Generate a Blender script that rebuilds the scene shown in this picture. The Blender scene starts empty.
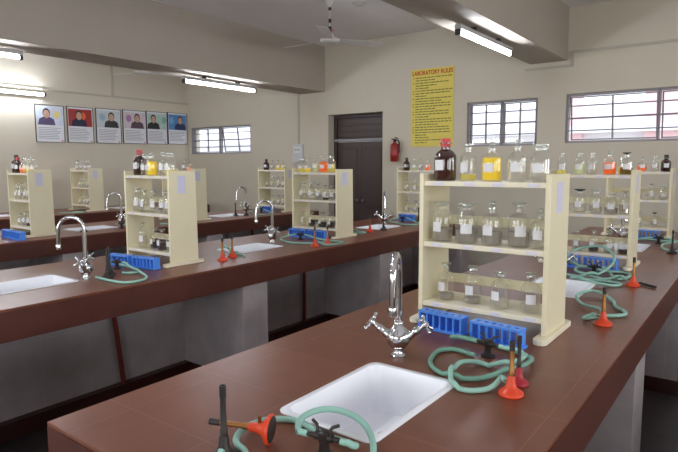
import bpy, math, random
from mathutils import Vector, Matrix
random.seed(7)
SC = bpy.context.scene
COL = SC.collection
PI = math.pi

# ------------------------------------------------------------------ materials
def lin(c):
    return tuple((x/12.92 if x <= .04045 else ((x+.055)/1.055)**2.4) for x in (v/255 for v in c)) + (1,)

def new_mat(name):
    m = bpy.data.materials.new(name); m.use_nodes = True
    nt = m.node_tree
    for n in list(nt.nodes): nt.nodes.remove(n)
    out = nt.nodes.new('ShaderNodeOutputMaterial')
    return m, nt, out

def principled(name, rgb, rough=.5, metal=0, noise=0, nscale=20, bump=0, spec=.5, coat=0):
    m, nt, out = new_mat(name)
    b = nt.nodes.new('ShaderNodeBsdfPrincipled')
    b.inputs['Base Color'].default_value = lin(rgb)
    b.inputs['Roughness'].default_value = rough
    b.inputs['Metallic'].default_value = metal
    b.inputs['Specular IOR Level'].default_value = spec
    b.inputs['Coat Weight'].default_value = coat
    nt.links.new(b.outputs[0], out.inputs[0])
    if noise or bump:
        tc = nt.nodes.new('ShaderNodeTexCoord')
        nz = nt.nodes.new('ShaderNodeTexNoise'); nz.inputs['Scale'].default_value = nscale
        nz.inputs['Detail'].default_value = 6
        nt.links.new(tc.outputs['Object'], nz.inputs['Vector'])
        if noise:
            mx = nt.nodes.new('ShaderNodeMix'); mx.data_type = 'RGBA'
            c = lin(rgb)
            mx.inputs['A'].default_value = tuple(v*(1-noise) for v in c[:3])+(1,)
            mx.inputs['B'].default_value = tuple(min(1, v*(1+noise)) for v in c[:3])+(1,)
            nt.links.new(nz.outputs['Fac'], mx.inputs['Factor'])
            nt.links.new(mx.outputs['Result'], b.inputs['Base Color'])
        if bump:
            bp = nt.nodes.new('ShaderNodeBump'); bp.inputs['Strength'].default_value = bump
            bp.inputs['Distance'].default_value = .01
            nt.links.new(nz.outputs['Fac'], bp.inputs['Height']); nt.links.new(bp.outputs[0], b.inputs['Normal'])
    return m

def tile_mat(name, c1, c2, grout, size, rough, gw=.006, offset=(0, 0, 0), axes='xy', bumpy=.15):
    m, nt, out = new_mat(name)
    b = nt.nodes.new('ShaderNodeBsdfPrincipled'); b.inputs['Roughness'].default_value = rough
    tc = nt.nodes.new('ShaderNodeTexCoord'); mp = nt.nodes.new('ShaderNodeMapping')
    nt.links.new(tc.outputs['Object'], mp.inputs['Vector'])
    mp.inputs['Location'].default_value = offset
    br = nt.nodes.new('ShaderNodeTexBrick')
    br.offset = 0; br.squash = 1
    br.inputs['Color1'].default_value = lin(c1); br.inputs['Color2'].default_value = lin(c2)
    br.inputs['Mortar'].default_value = lin(grout)
    br.inputs['Scale'].default_value = 1; br.inputs['Mortar Size'].default_value = gw
    br.inputs['Brick Width'].default_value = size; br.inputs['Row Height'].default_value = size
    if axes != 'xy':
        sp = nt.nodes.new('ShaderNodeSeparateXYZ'); cb = nt.nodes.new('ShaderNodeCombineXYZ')
        nt.links.new(mp.outputs[0], sp.inputs[0])
        ad = nt.nodes.new('ShaderNodeMath'); ad.operation = 'ADD'
        nt.links.new(sp.outputs[0], ad.inputs[0]); nt.links.new(sp.outputs[1], ad.inputs[1])
        nt.links.new(ad.outputs[0], cb.inputs[0]); nt.links.new(sp.outputs[2], cb.inputs[1])
        nt.links.new(cb.outputs[0], br.inputs['Vector'])
    else:
        nt.links.new(mp.outputs[0], br.inputs['Vector'])
    nz = nt.nodes.new('ShaderNodeTexNoise'); nz.inputs['Scale'].default_value = 9; nz.inputs['Detail'].default_value = 5
    nt.links.new(tc.outputs['Object'], nz.inputs['Vector'])
    mx = nt.nodes.new('ShaderNodeMix'); mx.data_type = 'RGBA'; mx.blend_type = 'MULTIPLY'
    mx.inputs['Factor'].default_value = .35
    nt.links.new(br.outputs['Color'], mx.inputs['A'])
    rp = nt.nodes.new('ShaderNodeValToRGB')
    rp.color_ramp.elements[0].position = .3; rp.color_ramp.elements[0].color = (.55, .55, .55, 1)
    rp.color_ramp.elements[1].position = .7
    nt.links.new(nz.outputs['Fac'], rp.inputs[0]); nt.links.new(rp.outputs[0], mx.inputs['B'])
    nt.links.new(mx.outputs['Result'], b.inputs['Base Color'])
    bp = nt.nodes.new('ShaderNodeBump'); bp.inputs['Strength'].default_value = bumpy; bp.inputs['Distance'].default_value = .003
    nt.links.new(br.outputs['Fac'], bp.inputs['Height']); bp.invert = True
    nt.links.new(bp.outputs[0], b.inputs['Normal'])
    nt.links.new(b.outputs[0], out.inputs[0])
    return m

def glass_mat(name, tint=(.93, .95, .94), edge=.55, base=.05, milky=.0, milkcol=(200, 205, 200)):
    """thin glass: light passes straight through, glancing angles mirror"""
    m, nt, out = new_mat(name)
    tr = nt.nodes.new('ShaderNodeBsdfTransparent'); tr.inputs[0].default_value = tint+(1,)
    gl = nt.nodes.new('ShaderNodeBsdfGlossy'); gl.inputs['Roughness'].default_value = .04
    gl.inputs[0].default_value = (.95, .97, .96, 1)
    lw = nt.nodes.new('ShaderNodeLayerWeight'); lw.inputs['Blend'].default_value = .3
    ma = nt.nodes.new('ShaderNodeMath'); ma.operation = 'MULTIPLY_ADD'
    ma.inputs[1].default_value = edge; ma.inputs[2].default_value = base
    nt.links.new(lw.outputs['Facing'], ma.inputs[0])
    mx = nt.nodes.new('ShaderNodeMixShader')
    nt.links.new(ma.outputs[0], mx.inputs[0])
    if milky:
        df = nt.nodes.new('ShaderNodeBsdfDiffuse'); df.inputs[0].default_value = lin(milkcol)
        m2 = nt.nodes.new('ShaderNodeMixShader'); m2.inputs[0].default_value = milky
        nt.links.new(tr.outputs[0], m2.inputs[1]); nt.links.new(df.outputs[0], m2.inputs[2])
        nt.links.new(m2.outputs[0], mx.inputs[1])
    else:
        nt.links.new(tr.outputs[0], mx.inputs[1])
    nt.links.new(gl.outputs[0], mx.inputs[2])
    nt.links.new(mx.outputs[0], out.inputs[0])
    return m

def liquid_mat(name, rgb, body=.45):
    m, nt, out = new_mat(name)
    tr = nt.nodes.new('ShaderNodeBsdfTransparent'); tr.inputs[0].default_value = lin(rgb)
    df = nt.nodes.new('ShaderNodeBsdfDiffuse'); df.inputs[0].default_value = lin(rgb)
    tl = nt.nodes.new('ShaderNodeBsdfTranslucent'); tl.inputs[0].default_value = lin(rgb)
    a = nt.nodes.new('ShaderNodeAddShader')
    nt.links.new(df.outputs[0], a.inputs[0]); nt.links.new(tl.outputs[0], a.inputs[1])
    mx = nt.nodes.new('ShaderNodeMixShader'); mx.inputs[0].default_value = body
    nt.links.new(tr.outputs[0], mx.inputs[1]); nt.links.new(a.outputs[0], mx.inputs[2])
    nt.links.new(mx.outputs[0], out.inputs[0])
    return m

def emit_mat(name, rgb, strength):
    m, nt, out = new_mat(name)
    e = nt.nodes.new('ShaderNodeEmission'); e.inputs[0].default_value = lin(rgb); e.inputs[1].default_value = strength
    nt.links.new(e.outputs[0], out.inputs[0])
    return m

M = dict(
    wall=principled('wall_paint', (211, 203, 186), .75, noise=.04, nscale=3, bump=.03),
    ceil=principled('ceiling_paint', (238, 234, 238), .8, noise=.05, nscale=2.5),
    beam=principled('beam_paint', (176, 167, 155), .75, noise=.04, nscale=3),
    floor=tile_mat('floor_tile', (74, 68, 68), (66, 62, 63), (48, 45, 46), .3, .35),
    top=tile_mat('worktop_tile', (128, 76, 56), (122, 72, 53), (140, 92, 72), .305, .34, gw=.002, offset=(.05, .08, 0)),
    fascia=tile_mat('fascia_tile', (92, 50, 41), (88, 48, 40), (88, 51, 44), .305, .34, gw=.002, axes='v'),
    panel=tile_mat('pedestal_tile', (196, 186, 188), (191, 182, 184), (206, 197, 198), .3, .28, gw=.002, axes='v', offset=(0, 0, .08)),
    plinth=principled('plinth_tile', (62, 28, 26), .35, noise=.1),
    pipe=principled('red_pipe_paint', (122, 42, 36), .4),
    cream=principled('cream_laminate', (236, 228, 196), .38, noise=.025, nscale=8),
    creamedge=principled('cream_edge', (240, 233, 208), .45, noise=.03, nscale=14),
    lav2=principled('pale_label_paper', (226, 223, 234), .7),
    lav=principled('lavender_paper', (212, 211, 234), .7, noise=.04, nscale=60),
    white=principled('white_paper', (232, 232, 234), .7),
    chrome=principled('chrome', (215, 217, 220), .09, 1, noise=.04, nscale=20),
    ceramic=principled('sink_ceramic', (244, 246, 252), .22, noise=.02, nscale=5, spec=.35),
    blue=principled('blue_plastic', (84, 150, 245), .35),
    orange=principled('orange_enamel', (222, 70, 34), .35, noise=.06, nscale=30),
    red=principled('red_enamel', (150, 34, 30), .35),
    crimson=principled('crimson_enamel', (170, 36, 50), .35),
    pinkcap=principled('red_plastic_cap', (208, 74, 82), .4),
    brass=principled('old_brass', (150, 104, 58), .38, .8, noise=.25, nscale=60),
    black=principled('blackened_metal', (52, 47, 46), .45, .3, noise=.2, nscale=50),
    blackp=principled('black_plastic', (26, 25, 26), .4),
    hose=principled('green_rubber', (150, 196, 182), .5, noise=.08, nscale=40),
    hosed=principled('dark_green_rubber', (118, 166, 148), .55, noise=.1, nscale=40),
    door=principled('dark_brown_paint', (72, 58, 56), .45, noise=.08, nscale=6),
    doorf=principled('door_frame_paint', (60, 48, 47), .45),
    alu=principled('grey_metal_frame', (152, 148, 152), .45),
    grille=principled('grille_metal', (134, 130, 136), .5),
    fixture=principled('light_fixture_paint', (172, 172, 174), .4),
    fanw=principled('fan_enamel', (198, 194, 190), .4),
    fand=principled('fan_dark', (40, 38, 40), .45),
    conduit=principled('conduit_paint', (190, 182, 168), .55),
    swbox=principled('switch_box_plastic', (206, 208, 212), .45),
    yellow=principled('poster_yellow', (232, 214, 104), .55, noise=.03, nscale=8),
    posterred=principled('poster_red_ink', (196, 66, 32), .6),
    ink=principled('dark_ink', (118, 108, 54), .7),
    grey_ink=principled('grey_ink', (150, 152, 160), .7),
    pframe=principled('poster_frame', (78, 74, 78), .4),
    amber=glass_mat('amber_glass', (.30, .10, .04), .5, .06, .4, (66, 26, 18)),
    glass=glass_mat('clear_glass', (.975, .98, .978), .5, .05, .02, (236, 237, 236)),
    stopper=glass_mat('stopper_glass', (.86, .89, .87), .6, .10, .2, (225, 228, 225)),
    pane=glass_mat('window_pane', (.95, .96, .97), .3, .04),
    drain=principled('drain_metal', (150, 150, 152), .3, .9),
    tube=emit_mat('lamp_tube_glow', (240, 246, 255), 78),
    ext_white=principled('outside_plaster', (240, 238, 244), .8, noise=.05, nscale=1.2),
    ext_pink=principled('outside_pink', (240, 202, 208), .8),
    ext_ground=principled('outside_ground', (180, 176, 168), .9),
)
LIQ = dict(
    yellow=liquid_mat('yellow_liquid', (220, 204, 58), .75),
    pale=liquid_mat('pale_yellow_liquid', (232, 224, 140), .4),
    orange=liquid_mat('orange_liquid', (222, 132, 52), .8),
    olive=liquid_mat('olive_liquid', (150, 128, 48), .5),
    green=liquid_mat('pale_green_liquid', (230, 234, 206), .3),
    clear=liquid_mat('clear_liquid', (240, 238, 234), .10),
    dark=liquid_mat('dark_solid', (74, 60, 54), .8),
    grey=liquid_mat('grey_solution', (196, 192, 186), .35),
)

# ------------------------------------------------------------------ mesh builder
class MB:
    def __init__(s): s.v = []; s.f = []; s.sm = []
    def _add(s, vs, fs, smooth=False, mat=None):
        b = len(s.v)
        if mat is not None: vs = [tuple(mat @ Vector(p)) for p in vs]
        s.v += [tuple(p) for p in vs]; s.f += [tuple(b+i for i in f) for f in fs]; s.sm += [smooth]*len(fs)
        return s
    def box(s, x0, x1, y0, y1, z0, z1, mat=None):
        vs = [(x, y, z) for z in (z0, z1) for y in (y0, y1) for x in (x0, x1)]
        fs = [(0, 2, 3, 1), (4, 5, 7, 6), (0, 1, 5, 4), (2, 6, 7, 3), (0, 4, 6, 2), (1, 3, 7, 5)]
        return s._add(vs, fs, False, mat)
    def lathe(s, prof, n=20, mat=None, smooth=True):
        """prof: list of (r,z); r=0 ends close with a fan"""
        vs, rings = [], []
        for r, z in prof:
            if r < 1e-6: rings.append([len(vs)]); vs.append((0, 0, z))
            else:
                rings.append(list(range(len(vs), len(vs)+n)))
                vs += [(r*math.cos(2*PI*k/n), r*math.sin(2*PI*k/n), z) for k in range(n)]
        fs = []
        for a, b in zip(rings, rings[1:]):
            for k in range(n):
                k2 = (k+1) % n
                if len(a) == 1 and len(b) == 1: continue
                if len(a) == 1: fs.append((a[0], b[k2], b[k]))
                elif len(b) == 1: fs.append((a[k], a[k2], b[0]))
                else: fs.append((a[k], a[k2], b[k2], b[k]))
        return s._add(vs, fs, smooth, mat)
    def cyl(s, r, z0, z1, n=16, mat=None):
        return s.lathe([(0, z0), (r, z0), (r, z1), (0, z1)], n, mat)
    def rod(s, a, b, r, n=10):
        a = Vector(a); b = Vector(b); d = b-a
        q = d.to_track_quat('Z', 'Y').to_matrix().to_4x4()
        return s.cyl(r, 0, d.length, n, Matrix.Translation(a) @ q)
    def path(s, pts, r, n=12, radii=None):
        pts = [Vector(p) for p in pts]; vs = []; fs = []
        up = None
        for i, p in enumerate(pts):
            t = (pts[min(i+1, len(pts)-1)]-pts[max(i-1, 0)]).normalized()
            if up is None:
                up = t.orthogonal().normalized()
            up = (up - t*up.dot(t)).normalized(); sd = t.cross(up)
            rr = radii[i] if radii else r
            for k in range(n):
                a = 2*PI*k/n; vs.append(p+(up*math.cos(a)+sd*math.sin(a))*rr)
        for i in range(len(pts)-1):
            for k in range(n):
                k2 = (k+1) % n; fs.append((i*n+k, i*n+k2, (i+1)*n+k2, (i+1)*n+k))
        fs.append(tuple(reversed(range(n)))); fs.append(tuple(range((len(pts)-1)*n, len(pts)*n)))
        return s._add(vs, fs, True)
    def prism(s, poly, z0, z1, mat=None):
        n = len(poly)
        vs = [(x, y, z0) for x, y in poly]+[(x, y, z1) for x, y in poly]
        fs = [tuple(reversed(range(n))), tuple(range(n, 2*n))]+[(k, (k+1) % n, n+(k+1) % n, n+k) for k in range(n)]
        return s._add(vs, fs, False, mat)
    def grid_holes(s, xs, ys, z0, z1, hole, plane='xy'):
        """a slab over the cells of xs x ys, leaving out those for which hole(cx,cy)"""
        nx, ny = len(xs)-1, len(ys)-1
        solid = {(i, j) for i in range(nx) for j in range(ny) if not hole((xs[i]+xs[i+1])/2, (ys[j]+ys[j+1])/2)}
        idx = {}; vs = []; fs = []
        def P(i, j, k):
            if (i, j, k) not in idx:
                idx[(i, j, k)] = len(vs)
                a, b, c = xs[i], ys[j], (z0, z1)[k]
                vs.append((a, b, c) if plane == 'xy' else (a, c, b))
            return idx[(i, j, k)]
        for i, j in solid:
            fs.append((P(i, j, 1), P(i+1, j, 1), P(i+1, j+1, 1), P(i, j+1, 1)))
            fs.append((P(i, j, 0), P(i, j+1, 0), P(i+1, j+1, 0), P(i+1, j, 0)))
            for di, dj, e in ((-1, 0, ((0, 0), (0, 1))), (1, 0, ((1, 1), (1, 0))), (0, -1, ((1, 0), (0, 0))), (0, 1, ((0, 1), (1, 1)))):
                if (i+di, j+dj) not in solid:
                    (a, b), (c, d) = e
                    fs.append((P(i+a, j+b, 0), P(i+a, j+b, 1), P(i+c, j+d, 1), P(i+c, j+d, 0)))
        return s._add(vs, fs, False)
    def mesh(s, name, mat):
        me = bpy.data.meshes.new(name); me.from_pydata(s.v, [], s.f)
        me.polygons.foreach_set('use_smooth', s.sm)
        if any(s.sm): me.set_sharp_from_angle(angle=math.radians(50))
        me.materials.append(mat); me.update()
        return me
    def build(s, name, mat, parent=None, bevel=0, loc=None, rotz=0, rot=None):
        o = bpy.data.objects.new(name, s.mesh(name, mat)); COL.objects.link(o)
        if parent: o.parent = parent
        if loc: o.location = loc
        if rot: o.rotation_euler = rot
        elif rotz: o.rotation_euler = (0, 0, rotz)
        if bevel:
            md = o.modifiers.new('bevel', 'BEVEL'); md.width = bevel; md.segments = 2; md.limit_method = 'ANGLE'
        return o

def tag(o, label=None, cat=None, group=None, kind=None):
    if label: o['label'] = label
    if cat: o['category'] = cat
    if group: o['group'] = group
    if kind: o['kind'] = kind
    return o
def thing(name, label, cat, loc=(0, 0, 0), rotz=0, group=None):
    o = bpy.data.objects.new(name, None); COL.objects.link(o)
    o.empty_display_size = .05
    o.location = loc; o.rotation_euler = (0, 0, rotz)
    return tag(o, label, cat, group)
def struct(name, mb, mat, parent=None, label=None, cat=None, bevel=0):
    o = mb.build(name, mat, parent, bevel)
    if not parent: tag(o, label, cat, kind='structure')
    return o
def struct_root(name, label=None, cat=None, loc=(0, 0, 0)):
    o = bpy.data.objects.new(name, None); COL.objects.link(o); o.location = loc
    return tag(o, label, cat, kind='structure')
def dup(root, loc, rotz, label, group=None, scale=None):
    r = root.copy(); COL.objects.link(r); r.location = loc; r.rotation_euler = (0, 0, rotz)
    if scale: r.scale = scale
    r['label'] = label
    if group: r['group'] = group
    for ch in list(root.children):
        c = ch.copy(); COL.objects.link(c); c.parent = r
        for g in ch.children:
            d = g.copy(); COL.objects.link(d); d.parent = c
    return r
TB = .0008                                                      # resting gap

# ------------------------------------------------------------------ the room
XW, XR, YD, YN, ZC = -8.68, 3.1, 6.9, -2.4, 3.33
struct('floor', MB().box(XW-.2, XR+.2, YN-.2, YD+.2, -.1, 0), M['floor'], label='dark grey tiled laboratory floor', cat='floor')
struct('ceiling', MB().box(XW-.2, XR+.2, YN-.2, YD+.2, ZC, ZC+.12), M['ceil'], label='pale plaster ceiling', cat='ceiling')
W1 = (-8.60, -7.03, 1.76, 2.25); W2 = (-3.10, -2.20, 1.785, 2.345); W3 = (-1.875, .06, 1.80, 2.36)
DR = (-5.36, -4.38, 0, 2.31)
ops = [W1, W2, W3, DR]
xs = sorted({XW-.2, XR+.2} | {o[0] for o in ops} | {o[1] for o in ops})
zs = sorted({0, ZC} | {o[2] for o in ops} | {o[3] for o in ops})
inside = lambda x, z, L: any(o[0] < x < o[1] and o[2] < z < o[3] for o in L)
struct('wall_back', MB().grid_holes(xs, zs, YD, YD+.2, lambda x, z: inside(x, z, ops), 'xz'), M['wall'], label='cream painted wall with the door and three windows', cat='wall')
struct('wall_left', MB().box(XW-.2, XW, YN, YD, 0, ZC), M['wall'], label='cream painted wall with six portrait posters', cat='wall')
RW = [(-1.6, -.2, 1.1, 2.35), (.4, 2.4, 1.1, 2.35), (3.0, 5.0, 1.1, 2.35)]
ys = sorted({YN, YD} | {o[0] for o in RW} | {o[1] for o in RW}); zr = sorted({0, ZC, 1.1, 2.35})
mb = MB().grid_holes(ys, zr, 0, .2, lambda y, z: inside(y, z, RW), 'xz')
mb.v = [(XR+b, a, c) for a, b, c in mb.v]
struct('wall_right', mb, M['wall'], label='cream painted wall with daylight windows', cat='wall')
FW = [(-7.6, -5.6, 1.1, 2.35), (-4.6, -2.6, 1.1, 2.35), (-1.4, .6, 1.1, 2.35)]
xf = sorted({XW-.2, XR+.2} | {o[0] for o in FW} | {o[1] for o in FW})
struct('wall_front', MB().grid_holes(xf, zr, YN-.2, YN, lambda x, z: inside(x, z, FW), 'xz'), M['wall'], label='cream painted wall behind the viewer', cat='wall')
struct('ceiling_beam', MB().box(-5.90, -5.42, YN, YD, 2.66, ZC), M['beam'], label='painted concrete beam over the second aisle', cat='beam')
struct('ceiling_beam', MB().box(-2.30, -1.88, YN, YD, 2.74, ZC), M['beam'], label='painted concrete beam above the front benches', cat='beam')

def window(name, op, cols, label, tilt=(), rows=4, thick=()):
    x0, x1, z0, z1 = op
    r = struct_root(name, label, 'window', ((x0+x1)/2, YD, (z0+z1)/2))
    w, h = (x1-x0)/2, (z1-z0)/2
    fr = MB(); t = .026
    fr.box(-w, w, .03, .09, h-t, h); fr.box(-w, w, .03, .09, -h, -h+t)
    fr.box(-w, -w+t, .03, .09, -h+t, h-t); fr.box(w-t, w, .03, .09, -h+t, h-t)
    n = len(cols)-1
    for c in cols[1:-1]:
        fr.box(c-.012, c+.012, .03, .09, -h+t, h-t)
    fr.build('window_frame', M['alu'], r, bevel=.004)
    for i in range(n):
        a = cols[i]+(t if i == 0 else .014)+.004; b = cols[i+1]-(t if i == n-1 else .014)-.004
        s = bpy.data.objects.new('window_sash', None)
        sm = MB(); q = .015; hh = 2*(h-t)-.008
        sm.box(a, b, -.012, .012, -q, 0); sm.box(a, b, -.012, .012, -hh, -hh+q)
        sm.box(a, a+q, -.012, .012, -hh+q, -q); sm.box(b-q, b, -.012, .012, -hh+q, -q)
        mid = (a+b)/2
        if i in thick: sm.box(mid-.009, mid+.009, -.012, .012, -hh+q, -q)
        so = sm.build('window_sash', M['alu'], r, loc=(0, .075, h-t-.004), rot=(tilt.get(i, 0) if tilt else 0, 0, 0))
        MB().box(a+q, b-q, -.003, .003, -hh+q, -q).build('window_pane', M['pane'], so)
    g = MB()
    for k in range(1, rows):
        z = -h+2*h*k/rows; tt = .010 if k == rows//2 else .0065
        g.box(-w+t, w-t, .012, .024, z-tt, z+tt)
    g.box(-w+.002, -w+t, .012, .024, -h+.01, h-.01); g.box(w-t, w-.002, .012, .024, -h+.01, h-.01)
    for c in cols[1:-1]: g.box(c-.010, c+.010, .010, .026, -h+.01, h-.01)
    g.build('window_grille', M['grille'], r)
    return r
window('window_1', W1, [-.785, -.02, .785], 'two-light grey metal window with bars by the portrait posters', tilt={1: math.radians(7)}, thick=(0, 1))
window('window_2', W2, [-.45, 0, .45], 'grey barred window beside the yellow rules poster', thick=(0, 1))
window('window_3', W3, [-.968, -.02, .968], 'wide grey barred window over the front bench with tilted sash', tilt={0: math.radians(9), 1: math.radians(9)}, thick=(0, 1))

def plain_window(name, cx, cy, rot, w, h, label):
    r = struct_root(name, label, 'window', (cx, cy, 1.725)); r.rotation_euler = (0, 0, rot)
    fr = MB(); t = .04
    fr.box(-w, w, .05, .11, h-t, h); fr.box(-w, w, .05, .11, -h, -h+t)
    for x in (-w, -t/2, w-t): fr.box(x, x+t, .05, .11, -h+t, h-t)
    fr.build('window_frame', M['alu'], r)
    MB().box(-w+t, -t/2, .078, .084, -h+t, h-t).build('window_pane', M['pane'], r)
    MB().box(t/2, w-t, .078, .084, -h+t, h-t).build('window_pane', M['pane'], r)
n = 4
for y0, y1, z0, z1 in RW:
    plain_window('window_%d' % n, XR, (y0+y1)/2, -PI/2, (y1-y0)/2, (z1-z0)/2, 'daylight window %d in the right wall' % (n-3)); n += 1
for x0, x1, z0, z1 in FW:
    plain_window('window_%d' % n, (x0+x1)/2, YN, PI, (x1-x0)/2, (z1-z0)/2, 'daylight window %d in the wall behind' % (n-6)); n += 1

# door
d = struct_root('door_1', 'dark brown panelled double door with transom', 'door', (-4.87, YD+.06, 0))
mb = MB(); w = .49
mb.box(-w, -w+.05, .08, .139, 0, 2.31); mb.box(w-.05, w, .08, .139, 0, 2.31); mb.box(-w+.05, w-.05, .08, .139, 2.26, 2.31)
mb.box(-w+.05, w-.05, .07, .139, 1.905, 1.955)
mb.build('door_frame', M['doorf'], d, bevel=.005)
MB().box(-w+.01, w-.01, .060, .0695, 1.912, 1.946).build('metal_strip', M['alu'], d)
mb = MB(); mb.box(-w+.05, w-.05, .11, .138, 1.955, 2.26)
for k in range(3): mb.box(-w+.06, w-.06, .098, .11, 1.975+k*.095, 2.045+k*.095)
mb.build('transom_panel', M['door'], d, bevel=.004)
for sgn in (-1, 1):
    a, b = (-w+.052, -.002) if sgn < 0 else (.002, w-.052)
    mb = MB().box(a, b, .115, .138, .01, 1.902)
    for z0, z1 in ((.14, .8), (.92, 1.8)):
        mb.box(a+.07, b-.07, .105, .115, z0, z1)
    lf = mb.build('door_leaf', M['door'], d, bevel=.006)
    kx = (-.05 if sgn < 0 else .05)
    MB().lathe([(0, 0), (.012, 0), (.012, .02), (.02, .025), (.02, .045), (0, .05)], 12, Matrix.Translation((kx, .112, 1.02)) @ Matrix.Rotation(PI/2, 4, 'X')).build('door_knob', M['drain'], lf)

# wiring trims
def trim(name, boxes, label):
    mb = MB()
    for b in boxes: mb.box(*b)
    struct(name, mb, M['conduit'], label=label, cat='conduit')
trim('trim_1', [(XW, XW+.022, 2.2, YD-.002, 2.675, 2.70), (XW, XW+.022, 5.36, 5.39, 2.70, ZC)], 'painted wiring conduit along the poster wall')
trim('trim_2', [(-1.88+.03, 1.5, YD-.022, YD, 2.815, 2.84), (-1.84, -1.815, YD-.022, YD, 2.68, 2.815), (-2.36, -1.815, YD-.022, YD, 2.665, 2.69)], 'painted wiring conduit above the wide window')
trim('trim_3', [(-5.955, -5.93, YD-.022, YD, 1.885, 2.9)], 'vertical wiring conduit down to the switch box')

# ------------------------------------------------------------------ benches
BY0, BY1, BW, BH = .660, 6.34, 1.07, .90
RIGHTS = [-.358, -2.730, -5.103, -7.475, 2.014]  # last is an unseen bench, added to shade the front bench's right side
SINKS = {0: [(1.05, 1.52), (2.86, 3.30), (4.70, 5.15)], 1: [(1.15, 1.65), (2.90, 3.36), (4.78, 5.22)],
         2: [(1.15, 1.62), (2.92, 3.38), (4.80, 5.26)], 3: [(2.95, 3.40), (4.85, 5.30)], 4: []}
BN = ['front bench', 'second bench', 'third bench', 'wall bench']
BLAB = ['long brown tiled laboratory bench nearest the viewer', 'long brown tiled laboratory bench second from the viewer',
        'brown tiled laboratory bench third from the viewer', 'brown tiled laboratory bench along the poster wall', 'unseen brown tiled bench added right of the viewer to shade the front bench']
def sinkx(r): return (r-.64, r-.33)
for b, r in enumerate(RIGHTS):
    t = thing('laboratory_bench', BLAB[b], 'bench', (r, 0, 0), 0, None)
    hx0, hx1 = -.64+.008, -.33-.008
    holes = [(a+.008, c-.008) for a, c in SINKS[b]]
    yy = sorted({BY0, BY1} | {v for h in holes for v in h})
    MB().grid_holes([-BW, hx0, hx1, 0], yy, BH-.012, BH, lambda x, y: hx0 < x < hx1 and any(a < y < c for a, c in holes)).build('worktop', M['top'], t, bevel=.002)
    mb = MB(); z0, z1 = .745, BH-.0125
    mb.box(-.03, 0, BY0, BY1, z0, z1); mb.box(-BW, -BW+.03, BY0, BY1, z0, z1)
    mb.box(-BW+.03, -.03, BY0, BY0+.03, z0, z1); mb.box(-BW+.03, -.03, BY1-.03, BY1, z0, z1)
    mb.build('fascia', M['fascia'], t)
    MB().box(-.78, -.66, BY0+.06, BY1-.06, 0.001, BH-.047).build('support_wall', M['panel'], t)
    for py in (.73, 2.60, 4.30, 6.04):
        MB().box(-.659, -.02, py, py+.235, .001, .744).build('pier', M['panel'], t, bevel=.004)
        MB().box(-BW+.02, -.781, py, py+.235, .001, .744).build('pier', M['panel'], t, bevel=.004)
        MB().box(-.659, -.008, py-.012, py+.247, .001, .1).build('pier_plinth', M['plinth'], t)
    segs = [(.98, 2.58), (2.85, 4.28), (4.55, 6.02)]
    for a, c in segs:
        MB().box(-.659, -.60, a, c, .001, .1).build('plinth', M['plinth'], t)
    for (ya, yb) in ((1.99, 2.07), (3.93, 3.95), (5.6, 5.62)):
        mb = MB().path([(-.61, ya, .743), (-.62, (ya+yb)/2, .45), (-.63, yb, .101)], .016)
        mb.build('gas_pipe', M['pipe'], t)

# sinks
def rrect(x0, x1, y0, y1, r, n=5):
    out = []
    for cx, cy, a0 in ((x1-r, y1-r, 0), (x0+r, y1-r, PI/2), (x0+r, y0+r, PI), (x1-r, y0+r, 3*PI/2)):
        for k in range(n+1):
            a = a0+PI/2*k/n; out.append((cx+r*math.cos(a), cy+r*math.sin(a)))
    return out
def make_sink(w, l):
    t = thing('laboratory_sink', 'x', 'sink', (0, 0, BH))
    rings = []
    def ring(inset, z, rad): rings.append([(x, y, z) for x, y in rrect(-w/2+inset, w/2-inset, -l/2+inset, l/2-inset, rad)])
    ring(.012, -.158, .03); ring(.0105, -.002, .03)        # outer shell, up to under the rim
    ring(.0105, TB, .03); ring(0, TB, .03); ring(0, .004, .03); ring(.004, .007, .03)
    ring(.018, .006, .03); ring(.022, -.004, .03); ring(.027, -.115, .035); ring(.036, -.138, .035); ring(.065, -.143, .04)
    n = len(rings[0]); vs = [p for r_ in rings for p in r_]; fs = []
    for i in range(len(rings)-1):
        for k in range(n):
            k2 = (k+1) % n; fs.append((i*n+k, i*n+k2, (i+1)*n+k2, (i+1)*n+k))
    fs.append(tuple(reversed(range(n)))); fs.append(tuple(range((len(rings)-1)*n, len(rings)*n)))
    MB()._add(vs, fs, True).build('basin', M['ceramic'], t)
    MB().lathe([(0, -.141), (.014, -.141), (.018, -.1425), (.026, -.1425), (.026, -.140), (.015, -.1395), (0, -.1405)], 18, Matrix.Translation((0, l*.15, 0))).build('drain', M['drain'], t)
    MB().rod((0, 0, -.158), (0, 0, -.30), .02).build('waste_pipe', M['fixture'], t)
    return t
SLAB = {0: ['white ceramic sink in the foreground of the front bench', 'white ceramic sink behind the nearest bottle rack', 'white sink behind the middle rack of the front bench'],
        1: ['white ceramic sink at the near end of the second bench', 'white sink halfway along the second bench', 'white sink before the far rack on second bench'],
        2: ['white sink at the near end of the third bench', 'white sink halfway along the third bench', 'white sink before the far rack on third bench'],
        3: ['white sink before the rack on the wall bench', 'white sink at the far end of the wall bench']}
sink0 = None
for b, r in enumerate(RIGHTS):
    for i, (a, c) in enumerate(SINKS[b] if SINKS[b] else []):
        loc = (r-.485, (a+c)/2, BH); sc = (1, (c-a)/.45, 1)
        if sink0 is None: sink0 = make_sink(.31, .45); tag(sink0, SLAB[b][i], group='laboratory sinks'); sink0.location = loc; sink0.scale = sc
        else: dup(sink0, loc, 0, SLAB[b][i], 'laboratory sinks', sc)

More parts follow.
